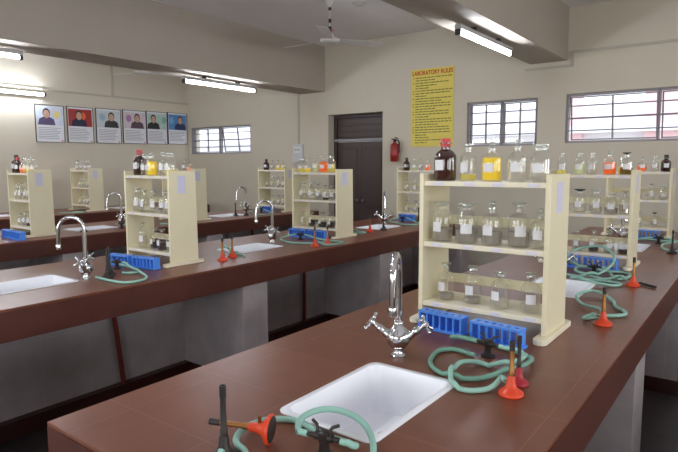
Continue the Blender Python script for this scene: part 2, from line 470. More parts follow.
# faucets
def make_faucet():
    t = thing('laboratory_faucet', 'x', 'faucet')
    MB().lathe([(0, 0), (.026, 0), (.026, .005), (.021, .009), (.017, .016), (.017, .026), (.026, .032), (.037, .046), (.042, .062), (.040, .078), (.030, .094), (.018, .104), (.015, .112), (.018, .114), (.018, .120), (.013, .126), (0, .126)], 24).build('body', M['chrome'], t)
    R = .068; top = .37-R-.011
    pts = [(0, 0, .12), (0, 0, .16), (0, 0, .22), (0, 0, top)]+[(0, -R+R*math.cos(a), top+R*math.sin(a)) for a in [PI*k/14 for k in range(1, 15)]]
    pts += [(0, -2*R-.004, top-.05), (0, -2*R-.006, top-.085)]
    sp = MB().path(pts, .0115, 14, [.0145, .013, .012, .0115]+[.011]*(len(pts)-4)).build('spout', M['chrome'], t)
    e = pts[-1]
    MB().lathe([(0, -.03), (.0135, -.03), (.015, -.006), (.0125, 0), (0, 0)], 14, Matrix.Translation(e)).build('aerator', M['chrome'], sp)
    for s in (-1, 1):
        dv = Vector((s*.8, -.05, .6)).normalized()
        q = dv.to_track_quat('Z', 'Y').to_matrix().to_4x4()
        mat = Matrix.Translation((s*.028, 0, .068)) @ q
        mb = MB().lathe([(0, 0), (.017, 0), (.016, .02), (.012, .03), (.014, .034), (.014, .05), (.010, .055), (.008, .07), (.012, .076), (.012, .088), (0, .092)], 14, mat)
        h = mb.build('handle', M['chrome'], t)
        mb = MB()
        for k in range(4):
            a = PI/4+PI/2*k; c = Vector((math.cos(a), math.sin(a), 0))
            mb.path([mat @ Vector((0, 0, .08)), mat @ (c*.018+Vector((0, 0, .08))), mat @ (c*.033+Vector((0, 0, .083)))], .005, 8, [.0045, .004, .0065])
            mb.lathe([(0, -.007), (.005, -.005), (.0075, 0), (.005, .005), (0, .007)], 8, mat @ Matrix.Translation(c*.034+Vector((0, 0, .083))))
        mb.build('cross_grip', M['chrome'], h)
    return t
R_ = math.radians
FAUC = [(-.963, 1.624, 23, 'chrome swan-neck faucet behind the sink in the foreground'), (-.95, 3.42, 20, 'chrome faucet seen through the nearest bottle rack'),
        (-.93, 5.27, 20, 'chrome faucet seen through the middle rack of front bench'),
        (-3.095, 1.70, -45, 'chrome swan-neck faucet at the near sink of second bench'), (-3.28, 3.45, -25, 'chrome faucet beside the middle rack of second bench'),
        (-3.34, 5.31, 35, 'chrome faucet in front of the door on second bench'),
        (-5.55, 3.48, -20, 'chrome faucet behind the near rack of second bench'), (-5.672, 5.45, -15, 'chrome faucet at the far sink of third bench')]
f0 = None
for x, y, a, lb in FAUC:
    if f0 is None: f0 = make_faucet(); f0.location = (x, y, BH+TB); f0.rotation_euler = (0, 0, R_(a)); tag(f0, lb, group='laboratory faucets')
    else: dup(f0, (x, y, BH+TB), R_(a), lb, 'laboratory faucets')

# ------------------------------------------------------------------ bottle racks
RW_, RD, RH = .53, .24, .615
SH = [.085, .335, .585]                                          # shelf tops
def make_rack():
    t = thing('bottle_rack', 'x', 'rack')
    h = RW_/2
    for s in (-1, 1):
        a, b = (-h, -h+.019) if s < 0 else (h-.019, h)
        u = MB().prism([(-RD/2, .0205), (RD/2+.008, .0205), (RD/2, RH), (-RD/2, RH)], a, b, Matrix(((0, 0, 1, 0), (1, 0, 0, 0), (0, 1, 0, 0), (0, 0, 0, 1)))).build('upright', M['cream'], t, bevel=.002)
        c = (a+b)/2
        poly = [(c+.026*math.cos(k), y+.026*math.sin(k)) for y, k0 in ((RD/2+.035, 0), (-RD/2-.035, PI)) for k in [k0+PI*q/6 for q in range(7)]]
        MB().prism(poly, 0, .02).build('foot', M['creamedge'], t, bevel=.003)
        if s > 0:
            pl = MB().box(h+.0003, h+.0012, -.045, .025, .47, .585).build('paper_label', M['lav'], u)
            pl['label'] = 'pale lavender paper label'
    for i, z in enumerate(SH):
        sh = MB().box(-h+.0195, h-.0195, -RD/2+.004, RD/2-.004, z-.02, z).build('shelf', M['creamedge'], t, bevel=.002)
        for k in range(4):
            x = -h+.06+k*.125+(.01 if k % 2 else 0)
            MB().box(x, x+.045, -RD/2+.0025, -RD/2+.0036, z-.017, z-.003).build('shelf_label', M['lav2'], sh)
    for z in (SH[0]+.045, SH[1]+.055):
        MB().box(-h+.0195, h-.0195, RD/2-.014, RD/2-.004, z, z+.04).build('guard_rail', M['cream'], t, bevel=.002)
    return t
# centre x, centre y
RACKS = {'1a': (-.867, 2.19, 'cream bottle rack nearest the viewer on the front bench', 'the nearest rack', 1, 1, 0),
         '1b': (-.892, 3.965, 'cream bottle rack halfway along the front bench', "front bench's middle rack", 1, 1, 0),
         '1c': (-.895, 5.80, 'cream bottle rack at the far end of front bench', "front bench's far rack", 1, 1, 0),
         '2a': (-3.275, 2.345, 'cream bottle rack at the near end of second bench', "second bench's near rack", .96, .88, -1),
         '2b': (-3.262, 4.10, 'cream bottle rack halfway along the second bench', "second bench's middle rack", 1, 1, 0),
         '2c': (-3.265, 6.0, 'cream bottle rack before the wall at end of second bench', "second bench's far rack", 1, 1, 0),
         '3a': (-5.555, 2.54, 'cream bottle rack at the near end of third bench', "third bench's near rack", .86, .88, -2),
         '3b': (-5.585, 4.35, 'cream bottle rack mostly hidden behind second bench rack', "third bench's middle rack", 1, 1, 0),
         '3c': (-5.60, 6.0, 'cream bottle rack at the far end of third bench', "third bench's far rack", 1, 1, 0),
         '4b': (-7.955, 4.45, 'cream bottle rack on the wall bench below the portrait posters', "the wall bench's rack", .95, .9, 0)}
r0 = None
for k, (x, y, lb, _, sx, sy, rz) in RACKS.items():
    if r0 is None: r0 = make_rack(); r0.location = (x, y, BH+TB); tag(r0, lb, group='cream bottle racks')
    else: dup(r0, (x, y, BH+TB), R_(rz), lb, 'cream bottle racks', (sx, sy, 1))

# ------------------------------------------------------------------ bottles
MESH = {}
def cached(key, fn):
    if key not in MESH: MESH[key] = fn()
    return MESH[key]
def bottle_meshes(kind, liq, level):
    r, h = {'narrow': (.035, .142), 'wide': (.041, .142), 'ball': (.036, .142), 'amber': (.044, .165), 'small': (.031, .140)}[kind]
    k = {'narrow': .36, 'wide': .62, 'ball': .36, 'amber': .40, 'small': .40}[kind]
    sh = .60 if kind != 'amber' else .56
    def glass():
        p = [(0, .002), (r*.7, .003), (r*.86, 0), (r*.96, .002), (r, .008), (r, h*sh), (r*.96, h*(sh+.05)), (r*(.5+k*.5), h*(sh+.13)), (r*k*1.05, h*(sh+.18)), (r*k, h*.84), (r*k, h*.875), (r*k*1.35, h*.88), (r*k*1.35, h*.90), (0, h*.90)]
        return MB().lathe(p, 22).mesh('bottle_glass', M['amber' if kind == 'amber' else 'glass'])
    def stop():
        z = h*.901
        if kind == 'ball':
            q = r*.36
            p = [(0, z), (r*.2, z), (r*.2, z+.003)]+[(q*math.sin(a), z+.003+q*.9-q*.9*math.cos(a)) for a in [PI*i/8 for i in range(2, 8)]]+[(0, z+.003+1.8*q*.98)]
        elif kind == 'amber':
            q = r*.46; p = [(0, h*.80), (q*1.05, h*.80), (q*1.05, h*.82), (q, h*.83), (q, h*.985), (q*.92, h), (0, h)]
            return MB().lathe(p, 22).mesh('bottle_cap', M['pinkcap'])
        else:
            q = r*(.85 if kind == 'wide' else .66)
            p = [(0, z), (r*k*.8, z), (r*k*.75, h*.94), (q*.9, h*.955), (q, h*.965), (q, h*.99), (q*.9, h), (0, h)]
        return MB().lathe(p, 18).mesh('glass_stopper', M['stopper'])
    def lab():
        n = 7; vs = []; fs = []; rr = r+.0005; w = .5 if kind != 'amber' else .45
        z0, z1 = h*.25, h*.49
        for rad in (rr, rr+.0006):
            for i in range(n):
                a = -PI/2-w+2*w*i/(n-1)
                for z in (z0, z1): vs.append((rad*math.cos(a), rad*math.sin(a), z))
        for i in range(n-1):
            o = 2*n
            fs.append((o+2*i, o+2*i+2, o+2*i+3, o+2*i+1)); fs.append((2*i, 2*i+1, 2*i+3, 2*i+2))
            fs.append((2*i+1, o+2*i+1, o+2*i+3, 2*i+3)); fs.append((2*i, 2*i+2, o+2*i+2, o+2*i))
        return MB()._add(vs, fs, True).mesh('bottle_label', M['white'])
    def liquid():
        rr = r-.002; top = h*level
        if top < h*(sh-.02): p = [(0, .005), (rr*.93, .005), (rr, .011), (rr, top), (0, top+.0003)]
        else: p = [(0, .005), (rr*.93, .005), (rr, .011), (rr, h*sh-.002), (rr*.93, h*(sh+.045)), (0, h*(sh+.045)+.0003)]
        return MB().lathe(p, 20).mesh('bottle_liquid', LIQ[liq])
    return (cached(('g', kind), glass), cached(('s', kind), stop), cached(('l', kind), lab), cached(('q', kind, liq, level), liquid) if liq else None)
def mo(name, me, parent):
    o = bpy.data.objects.new(name, me); COL.objects.link(o); o.parent = parent; return o
def bottle(kind, liq, level, loc, label, group, sc=(1, 1, 1), lab=True, rz=0, dark_stop=False):
    t = thing('reagent_bottle', label, 'bottle', loc, rz, group); t.scale = sc
    g, s, l, q = bottle_meshes(kind, liq, level)
    mo('bottle_body', g, t)
    s_ = mo('bottle_cap' if kind == 'amber' else 'glass_stopper', s, t)
    if dark_stop:
        s_.data = cached(('ds', kind), lambda: s.copy()); s_.data.materials[0] = M['blackp']
    if lab: mo('bottle_label', l, t)
    if q: mo('bottle_liquid', q, t)
    return t
ORD = ['first', 'second', 'third', 'fourth', 'fifth', 'sixth', 'seventh']
LOOK = {('narrow'): 'flat-stoppered', 'wide': 'wide-mouthed', 'ball': 'ball-stoppered', 'amber': 'brown red-capped', 'small': 'slim'}
LQ = {'yellow': 'yellow-filled', 'pale': 'pale-yellow', 'orange': 'orange-filled', 'olive': 'olive-filled', 'green': 'greenish', 'clear': 'clear', 'dark': 'dark-filled', 'grey': 'greyish', None: 'empty-looking'}
SN = ['bottom', 'middle', 'top']
def shelf(rk, s, items, y=None):
    """items: (x, kind, liquid, level, radius scale, height scale)"""
    cx, cy, _, rd, sx, sy, rz_ = RACKS[rk]
    RAD = {'narrow': .035, 'wide': .041, 'ball': .036, 'amber': .044, 'small': .031}
    rr = [RAD[it[1]]*it[4] for it in items]; X = [it[0] for it in items]
    hw = .2455*sx-.004
    for _ in range(40):
        for i in range(len(X)):
            lim = hw-rr[i]; X[i] = cx+max(-lim, min(lim, X[i]-cx))
        for i in range(len(X)-1):
            if len(items[i+1]) > 6 and items[i+1][6].get('dy', 0) > .05: continue
            if i and len(items[i]) > 6 and items[i][6].get('dy', 0) > .05: continue
            gap = rr[i]+rr[i+1]+.004-(X[i+1]-X[i])
            if gap > 0: X[i] -= gap/2; X[i+1] += gap/2
    for i, it in enumerate(items):
        x, kind, liq, lev, a, hs = it[:6]; x = X[i]
        opts = it[6] if len(it) > 6 else {}
        yy = (cy-.045*sy if y is None else y)+random.uniform(-.012, .012)+opts.get('dy', 0)
        look = opts.get('look') or ('%s %s' % (LOOK[kind], 'bottle') if kind == 'amber' else '%s %s bottle' % (LQ[liq], LOOK[kind]))
        lb = '%s, %s from left, %s shelf, %s' % (look, ORD[i], SN[s], rd)
        bottle(kind, liq, lev, (x, yy, BH+TB+SH[s]+TB), lb, 'bottles on the %s shelf of %s' % (SN[s], rd), (a, a, hs), opts.get('lab', True), opts.get('rz', random.uniform(-.3, .5)), opts.get('ds', False))
# the nearest rack, as photographed
shelf('1a', 2, [(-1.053, 'amber', None, 0, 1.02, 1.04), (-.955, 'narrow', 'pale', .17, .92, 1.04), (-.855, 'ball', 'yellow', .58, 1.06, 1.0, {'look': 'bottle full of yellow liquid'}),
                (-.750, 'ball', 'clear', .5, .98, 1.04), (-.660, 'wide', 'clear', .5, .92, .98)])
shelf('1a', 1, [(-1.057, 'wide', 'grey', .33, 1.0, 1.15), (-.949, 'wide', 'grey', .33, 1.12, 1.15, {'dy': -.01}), (-.843, 'ball', 'grey', .33, 1.14, 1.14), (-.737, 'narrow', 'grey', .33, 1.18, 1.2), (-.652, 'ball', 'clear', .3, .96, 1.0)])
shelf('1a', 0, [(-1.046, 'narrow', 'grey', .16, .98, 1.08), (-.926, 'small', 'grey', .16, 1.1, 1.1), (-.806, 'narrow', 'clear', .22, .98, 1.02), (-.685, 'narrow', 'clear', .22, 1.04, 1.08)])
shelf('1b', 2, [(-1.075, 'narrow', 'pale', .2, .86, .98), (-.967, 'narrow', 'green', .5, .95, .98), (-.887, 'narrow', 'clear', .5, .9, .98), (-.782, 'ball', 'orange', .55, 1.06, .98, {'look': 'bottle full of orange liquid'}),
                (-.728, 'small', 'pale', .5, .8, .8, {'dy': .08}), (-.678, 'narrow', 'olive', .33, 1.05, .98, {'ds': True, 'look': 'dark-stoppered olive bottle'})])
shelf('1b', 1, [(-.955, 'wide', 'clear', .4, 1.0, 1.1, {'ds': True, 'look': 'dark-stoppered wide bottle'}), (-.856, 'wide', 'clear', .3, .95, 1.1), (-.760, 'wide', 'grey', .3, .98, .95), (-.670, 'narrow', 'clear', .4, .98, 1.05), (-1.065, 'narrow', 'clear', .3, 1, 1)][:4])
shelf('1b', 0, [(-.96, 'narrow', 'grey', .3, .9, .95), (-.86, 'narrow', 'dark', .2, .9, .95), (-.765, 'narrow', 'grey', .3, .9, .95), (-.68, 'narrow', 'dark', .2, .9, .95)])
shelf('1c', 2, [(-.98, 'narrow', 'clear', .3, .95, .95), (-.881, 'ball', 'orange', .4, 1.0, .92, {'look': 'half-full orange bottle'}), (-.781, 'narrow', 'clear', .4, .95, .98), (-.69, 'amber', 'dark', .5, .9, .9, {'ds': True, 'look': 'dark brown black-capped bottle'})])
shelf('1c', 1, [(-.91, 'wide', 'clear', .3, .95, 1), (-.80, 'narrow', 'clear', .3, .95, 1), (-.70, 'wide', 'clear', .3, .9, .9)])
shelf('1c', 0, [(-.89, 'narrow', 'clear', .3, .9, .95, {'ds': True, 'look': 'dark-stoppered clear bottle'}), (-.76, 'narrow', 'clear', .3, .9, .95, {'ds': True, 'look': 'dark-stoppered clear bottle'})])
shelf('2a', 2, [(-3.425, 'amber', None, 0, .98, 1.04), (-3.335, 'narrow', 'clear', .5, .9, .98), (-3.25, 'narrow', 'pale', .3, .95, .98), (-3.19, 'ball', 'yellow', .58, .95, 1.0, {'dy': -.04, 'look': 'bottle full of yellow liquid'}), (-3.12, 'small', 'clear', .4, 1.0, 1.06), (-3.04, 'wide', 'pale', .25, .92, 1.02)])
shelf('2a', 1, [(-3.455, 'wide', 'clear', .3, .9, 1.15), (-3.37, 'narrow', 'clear', .3, .95, 1.05), (-3.28, 'narrow', 'clear', .3, .9, 1.05), (-3.19, 'narrow', 'clear', .3, .9, 1.05), (-3.10, 'wide', 'clear', .3, .9, 1.05)])
shelf('2a', 0, [(-3.42, 'small', 'clear', .5, .95, 1.25), (-3.30, 'narrow', 'dark', .3, .95, 1.0), (-3.20, 'narrow', 'dark', .3, .95, 1.0), (-3.10, 'narrow', 'clear', .3, .95, 1.0)])
shelf('2b', 2, [(-3.46, 'wide', 'pale', .3, 1.0, .95), (-3.385, 'narrow', 'yellow', .3, .9, .9), (-3.30, 'small', 'green', .5, .95, 1.15), (-3.215, 'ball', 'orange', .58, 1.12, 1.0, {'look': 'bottle full of orange liquid'}), (-3.115, 'wide', 'pale', .5, .9, 1.05)])
shelf('2b', 1, [(-3.45, 'wide', 'clear', .3, .95, 1.1), (-3.365, 'wide', 'clear', .3, .95, 1.1), (-3.275, 'narrow', 'grey', .3, .95, 1.05), (-3.18, 'narrow', 'dark', .15, .95, .95), (-3.09, 'wide', 'clear', .3, .9, .95)])
shelf('2b', 0, [(-3.44, 'small', 'clear', .3, .8, 1.0), (-3.34, 'narrow', 'dark', .3, .95, .95), (-3.22, 'wide', 'dark', .3, .95, .95), (-3.11, 'narrow', 'dark', .3, .95, .95)])
shelf('2c', 2, [(-3.43, 'amber', 'dark', .5, .9, .92, {'ds': True, 'look': 'dark brown black-capped bottle'}), (-3.33, 'narrow', 'green', .4, .9, .95), (-3.24, 'narrow', 'clear', .4, .9, .95), (-3.15, 'ball', 'orange', .5, .9, .9, {'look': 'bottle full of orange liquid'})])
shelf('2c', 1, [(-3.43, 'narrow', 'clear', .3, .9, 1), (-3.33, 'narrow', 'clear', .3, .9, 1), (-3.2, 'wide', 'clear', .3, .9, 1)])
shelf('2c', 0, [(-3.41, 'narrow', 'clear', .3, .9, 1), (-3.3, 'narrow', 'clear', .3, .9, 1)])
shelf('3a', 2, [(-5.77, 'amber', 'dark', .5, .95, 1.02, {'ds': True, 'look': 'dark brown black-capped bottle'}), (-5.675, 'amber', None, 0, .8, .9, {'look': 'brown red-capped small bottle'}), (-5.60, 'ball', 'orange', .4, .85, .9, {'look': 'half-full orange bottle'}),
                (-5.52, 'narrow', 'pale', .5, .9, 1.0), (-5.44, 'ball', 'yellow', .4, .9, 1.0), (-5.36, 'narrow', 'clear', .4, .9, .98)])
shelf('3a', 1, [(-5.70, 'narrow', 'clear', .5, .85, 1.0), (-5.62, 'narrow', 'clear', .4, .9, 1.1), (-5.54, 'small', 'clear', .4, .95, 1.1), (-5.46, 'narrow', 'clear', .3, .9, 1.0)])
shelf('3a', 0, [(-5.70, 'narrow', 'clear', .3, .9, .8), (-5.61, 'narrow', 'clear', .3, .9, .95), (-5.52, 'narrow', 'dark', .3, .9, .95), (-5.43, 'narrow', 'clear', .3, .9, .95)])
shelf('3b', 2, [(-5.50, 'narrow', 'clear', .3, .9, .95), (-5.40, 'ball', 'orange', .4, .8, .7, {'look': 'short orange-filled bottle'})])
shelf('3c', 2, [(-5.755, 'amber', 'dark', .5, .95, .95, {'ds': True, 'look': 'dark brown black-capped bottle'}), (-5.645, 'narrow', 'clear', .4, .9, .95), (-5.535, 'ball', 'yellow', .5, 1.0, .95, {'look': 'bottle full of yellow liquid'}), (-5.435, 'narrow', 'pale', .3, .95, .98)])
shelf('3c', 1, [(-5.73, 'narrow', 'clear', .3, .95, 1.0), (-5.63, 'wide', 'clear', .3, .9, 1.1), (-5.53, 'narrow', 'clear', .3, .9, 1.1), (-5.43, 'wide', 'clear', .3, .95, 1.1)])
shelf('3c', 0, [(-5.74, 'narrow', 'clear', .3, .9, .9), (-5.64, 'narrow', 'clear', .3, .9, .95), (-5.54, 'narrow', 'clear', .3, .9, 1.0), (-5.44, 'narrow', 'clear', .3, .9, 1.0)])
shelf('4b', 2, [(-8.08, 'wide', 'clear', .3, .9, 1), (-7.98, 'narrow', 'clear', .3, .95, 1), (-7.88, 'wide', 'clear', .3, .9, 1), (-7.78, 'narrow', 'clear', .3, .9, 1)])
shelf('4b', 1, [(-8.06, 'narrow', 'clear', .3, .9, 1), (-7.96, 'narrow', 'clear', .3, .9, 1), (-7.86, 'wide', 'clear', .3, .9, 1)])
shelf('4b', 0, [(-8.05, 'narrow', 'clear', .3, .9, 1), (-7.95, 'narrow', 'clear', .3, .9, 1), (-7.85, 'narrow', 'clear', .3, .9, 1)])

# ------------------------------------------------------------------ test tube racks
def make_ttr():
    t = thing('test_tube_rack', 'x', 'test tube rack')
    L, D = .21, .066
    MB().prism(rrect(-L/2, L/2, -D/2, D/2, .008, 3), 0, .010).build('base_plate', M['blue'], t, bevel=.002)
    hx = [-.09+i*.03 for i in range(7)]
    cut = [(-.075+i*.03) for i in range(6)]
    xs_ = sorted({-L/2+.006, L/2-.006} | {c-.009 for c in cut} | {c+.009 for c in cut})
    MB().grid_holes(xs_, [-.026, -.009, .009, .026], .0635, .072, lambda x, y: abs(y) < .009 and any(abs(x-c) < .009 for c in cut)).build('top_plate', M['blue'], t)
    for s in (-1, 1):
        MB().box(s*(L/2-.012)-.004, s*(L/2-.012)+.004, -.026, .026, .0102, .0633).build('end_panel', M['blue'], t)
    for x in hx[1:-1]:
        MB().box(x-.0035, x+.0035, -.024, .016, .0102, .0633).build('divider', M['blue'], t)
    return t
TT = [(-.975, 1.985, -6, 'blue test tube rack under the left half of nearest rack'), (-.742, 1.955, -6, 'blue test tube rack under the right half of nearest rack'),
      (-1.00, 3.765, 2, 'blue test tube rack left before front bench middle rack'), (-.778, 3.765, -2, 'blue test tube rack right before front bench middle rack'),
      (-.79, 5.60, 0, 'blue test tube rack before the far rack, front bench'),
      (-3.345, 2.078, 9, 'blue test tube rack left before second bench near rack'), (-3.118, 2.112, 9, 'blue test tube rack right before second bench near rack'),
      (-3.375, 3.895, 0, 'blue test tube rack left before second bench middle rack'), (-3.15, 3.895, 0, 'blue test tube rack right before second bench middle rack'),
      (-3.33, 5.79, 0, 'blue test tube rack by the far second bench rack'),
      (-5.49, 2.30, -4, 'blue test tube rack left before third bench near rack'), (-5.265, 2.285, -4, 'blue test tube rack right before third bench near rack'),
      (-5.58, 5.79, 0, 'blue test tube rack before the far third bench rack')]
tt0 = None
for x, y, a, lb in TT:
    if tt0 is None: tt0 = make_ttr(); tt0.location = (x, y, BH+TB); tt0.rotation_euler = (0, 0, R_(a)); tag(tt0, lb, group='blue test tube racks')
    else: dup(tt0, (x, y, BH+TB), R_(a), lb, 'blue test tube racks')

# ------------------------------------------------------------------ burners, gas taps, hoses
def make_burner(base, tube, h=.155):
    t = thing('bunsen_burner', 'x', 'burner')
    MB().lathe([(0, 0), (.034, 0), (.036, .003), (.035, .008), (.027, .014), (.017, .022), (.0125, .034), (.011, .050), (.0095, .056), (0, .056)], 24).build('base', base, t)
    MB().cyl(.031, -.0004, .0, 22).build('underside', M['black'], t)
    tb = MB().lathe([(0, .0565), (.0085, .0565), (.0085, .07), (.007, .073), (.0065, h-.012), (.0072, h-.012), (.0072, h), (.005, h), (.005, h-.02), (0, h-.02)], 14).build('barrel', tube, t)
    MB().lathe([(.0066, h-.026), (.0078, h-.026), (.0078, h-.002), (.0076, h+.0006), (.0055, h+.0006)], 14).build('flame_tip', M['black'], tb)
    MB().rod((.010, 0, .030), (.030, 0, .030), .0045).build('gas_inlet', tube, t)
    return t
ob = make_burner(M['orange'], M['brass'])
BURN = [(-.535, 1.529, 140, 'orange-footed brass burner standing at edge of the front bench'), (-.485, 2.445, 150, 'orange-footed burner just beyond the nearest bottle rack'),
        (-.524, 3.343, 150, 'orange-footed burner before the middle rack of front bench'), (-2.945, 2.60, 100, 'left orange burner of a pair, second bench near rack'),
        (-3.0, 2.74, 100, 'right orange burner of a pair, second bench near rack'), (-2.86, 3.50, 100, 'left orange burner before second bench middle rack'),
        (-2.84, 3.64, 100, 'right orange burner before second bench middle rack'), (-3.06, 4.60, 100, 'orange burner before the door on second bench'),
        (-5.88, 2.16, 100, 'orange burner at the left picture edge on third bench')]
for i, (x, y, a, lb) in enumerate(BURN):
    if i == 0: ob.location = (x, y, BH+TB); ob.rotation_euler = (0, 0, R_(a)); tag(ob, lb, group='orange burners')
    else: dup(ob, (x, y, BH+TB), R_(a), lb, 'orange burners')
rb = make_burner(M['crimson'], M['black']); tag(rb, 'crimson-footed burner with dark barrel, close behind the orange burner')
rb.scale = (.85, .85, .95); rb.location = (-.545, 1.618, BH+TB); rb.rotation_euler = (0, 0, R_(150))
lb_ = make_burner(M['orange'], M['brass']); tag(lb_, 'orange-footed brass burner lying on its side by the foreground sink')
BURN2 = [(-.545, 1.618, 150), (-.92, .803, -53)]
lb_.location = (-.882, .915, BH+.0368); lb_.rotation_euler = (R_(0), R_(-90+2), R_(24))
db = make_burner(M['black'], M['black'], .17); tag(db, 'blackened upright burner at the near corner of front bench', group='blackened burners')
db.location = (-.92, .803, BH+TB); db.rotation_euler = (0, 0, R_(-53))
for x, y, lb in ((-3.03, 1.795, 'blackened burner beside the near faucet of second bench'), (-3.10, 1.85, 'blackened burner beyond the near faucet of second bench'),
                 (-3.03, 4.80, 'blackened burner before the far sink of second bench'), (-5.45, 5.05, 'blackened burner left of the far sink, third bench'),
                 (-5.38, 5.17, 'blackened burner right of its pair, far third bench'), (-.50, 4.75, 'blackened burner on the front bench before the far rack'),
                 (-.52, 5.55, 'blackened burner beside the far rack of front bench'), (-5.37, 2.95, 'blackened burner behind the near rack of third bench'),
                 (-3.13, 5.71, 'blackened burner by the blue rack, far second bench')):
    dup(db, (x, y, BH+TB), 0, lb, 'blackened burners')
tag(MB().rod((-.50, 3.40, BH+.010), (-.415, 3.335, BH+.0085), .0075, 12).build('burner_tube', M['black']), 'loose black burner tube lying beside an orange burner', 'burner tube')

def make_tap():
    t = thing('gas_tap', 'x', 'gas tap')
    MB().lathe([(0, 0), (.024, 0), (.024, .006), (.013, .010), (.011, .034), (.014, .038), (.014, .056), (.009, .06), (0, .06)], 16).build('body', M['black'], t)
    for s in (-1, 1):
        nz = MB().rod((s*.010, 0, .046), (s*.022, 0, .046), .0095).rod((s*.022, 0, .046), (s*.038, 0, .0455), .006).build('nozzle', M['black'], t)
        MB().path([(s*.016, 0, .054), (s*.016, 0, .064), (s*.020, .004, .070), (s*.034, .010, .075)], .004, 8).build('lever', M['black'], nz)
    return t
TAPS = [(-.714, 1.80, -8, 'black gas tap with two levers before the nearest rack'), (-.75, .945, 10, 'black gas tap with two levers in the foreground by the sink'),
        (-.77, 3.56, 10, 'black gas tap before the middle rack of front bench'), (-.66, 5.30, 10, 'black gas tap before the far rack of front bench'),
        (-3.24, 1.985, 20, 'black gas tap before the near rack of second bench'), (-3.22, 3.74, 10, 'black gas tap before the middle rack of second bench'),
        (-3.29, 5.62, 10, 'black gas tap before the far rack of second bench'),
        (-5.62, 2.16, 10, 'black gas tap before the near rack of third bench'), (-5.35, 3.35, 20, 'black gas tap halfway along the third bench'), (-5.58, 5.65, 5, 'black gas tap before the far rack of third bench')]
tp = None
for x, y, a, lb in TAPS:
    if tp is None: tp = make_tap(); tp.location = (x, y, BH+TB); tp.rotation_euler = (0, 0, R_(a)); tag(tp, lb, group='black gas taps')
    else: dup(tp, (x, y, BH+TB), R_(a), lb, 'black gas taps')

BLACKS = [(-3.03, 1.795), (-3.10, 1.85), (-3.03, 4.80), (-5.45, 5.05), (-5.38, 5.17), (-.50, 4.75), (-.52, 5.55), (-5.37, 2.95), (-3.13, 5.71)]
NOZ = [(x+s_*.040*math.cos(R_(a)), y+s_*.040*math.sin(R_(a)), BH+.0455) for x, y, a, _ in TAPS for s_ in (-1, 1)]
NDIR = [(s_*math.cos(R_(a)), s_*math.sin(R_(a)), 0) for x, y, a, _ in TAPS for s_ in (-1, 1)]
ALLB = [(x, y, a) for x, y, a, _ in BURN]+BURN2+[(x, y, 0) for x, y in BLACKS]
INL = [(x+.032*math.cos(R_(a)), y+.032*math.sin(R_(a)), BH+TB+.030) for x, y, a in ALLB]
IDIR = [(math.cos(R_(a)), math.sin(R_(a)), 0) for x, y, a in ALLB]
OBST = [(x, y, .026, .06) for x, y, a, _ in TAPS]+[(x, y, .037, .05) for x, y, a in ALLB]+[(x, y, .03, .05) for x, y, a, _ in FAUC]
OBST += [(x+s_*d*math.cos(R_(a)), y+s_*d*math.sin(R_(a)), .008, .055) for x, y, a, _ in TAPS for s_ in (-1, 1) for d in (.02, .03)]
OBST += [(x+d*math.cos(R_(a)), y+d*math.sin(R_(a)), .005, .04) for x, y, a in ALLB for d in (.022,)]
for rk in RACKS.values():
    OBST += [(rk[0]+sx_*(.2555*rk[4]), rk[1]-.155*rk[5]+q, .028, .03) for sx_ in (-1, 1) for q in (0, .05)]
OBST += [(x+q*math.cos(R_(a)), y+q*math.sin(R_(a)), .036, .08) for x, y, a, _ in TT for q in (-.085, -.05, 0, .05, .085)]
LAID = []
used_ends = set()
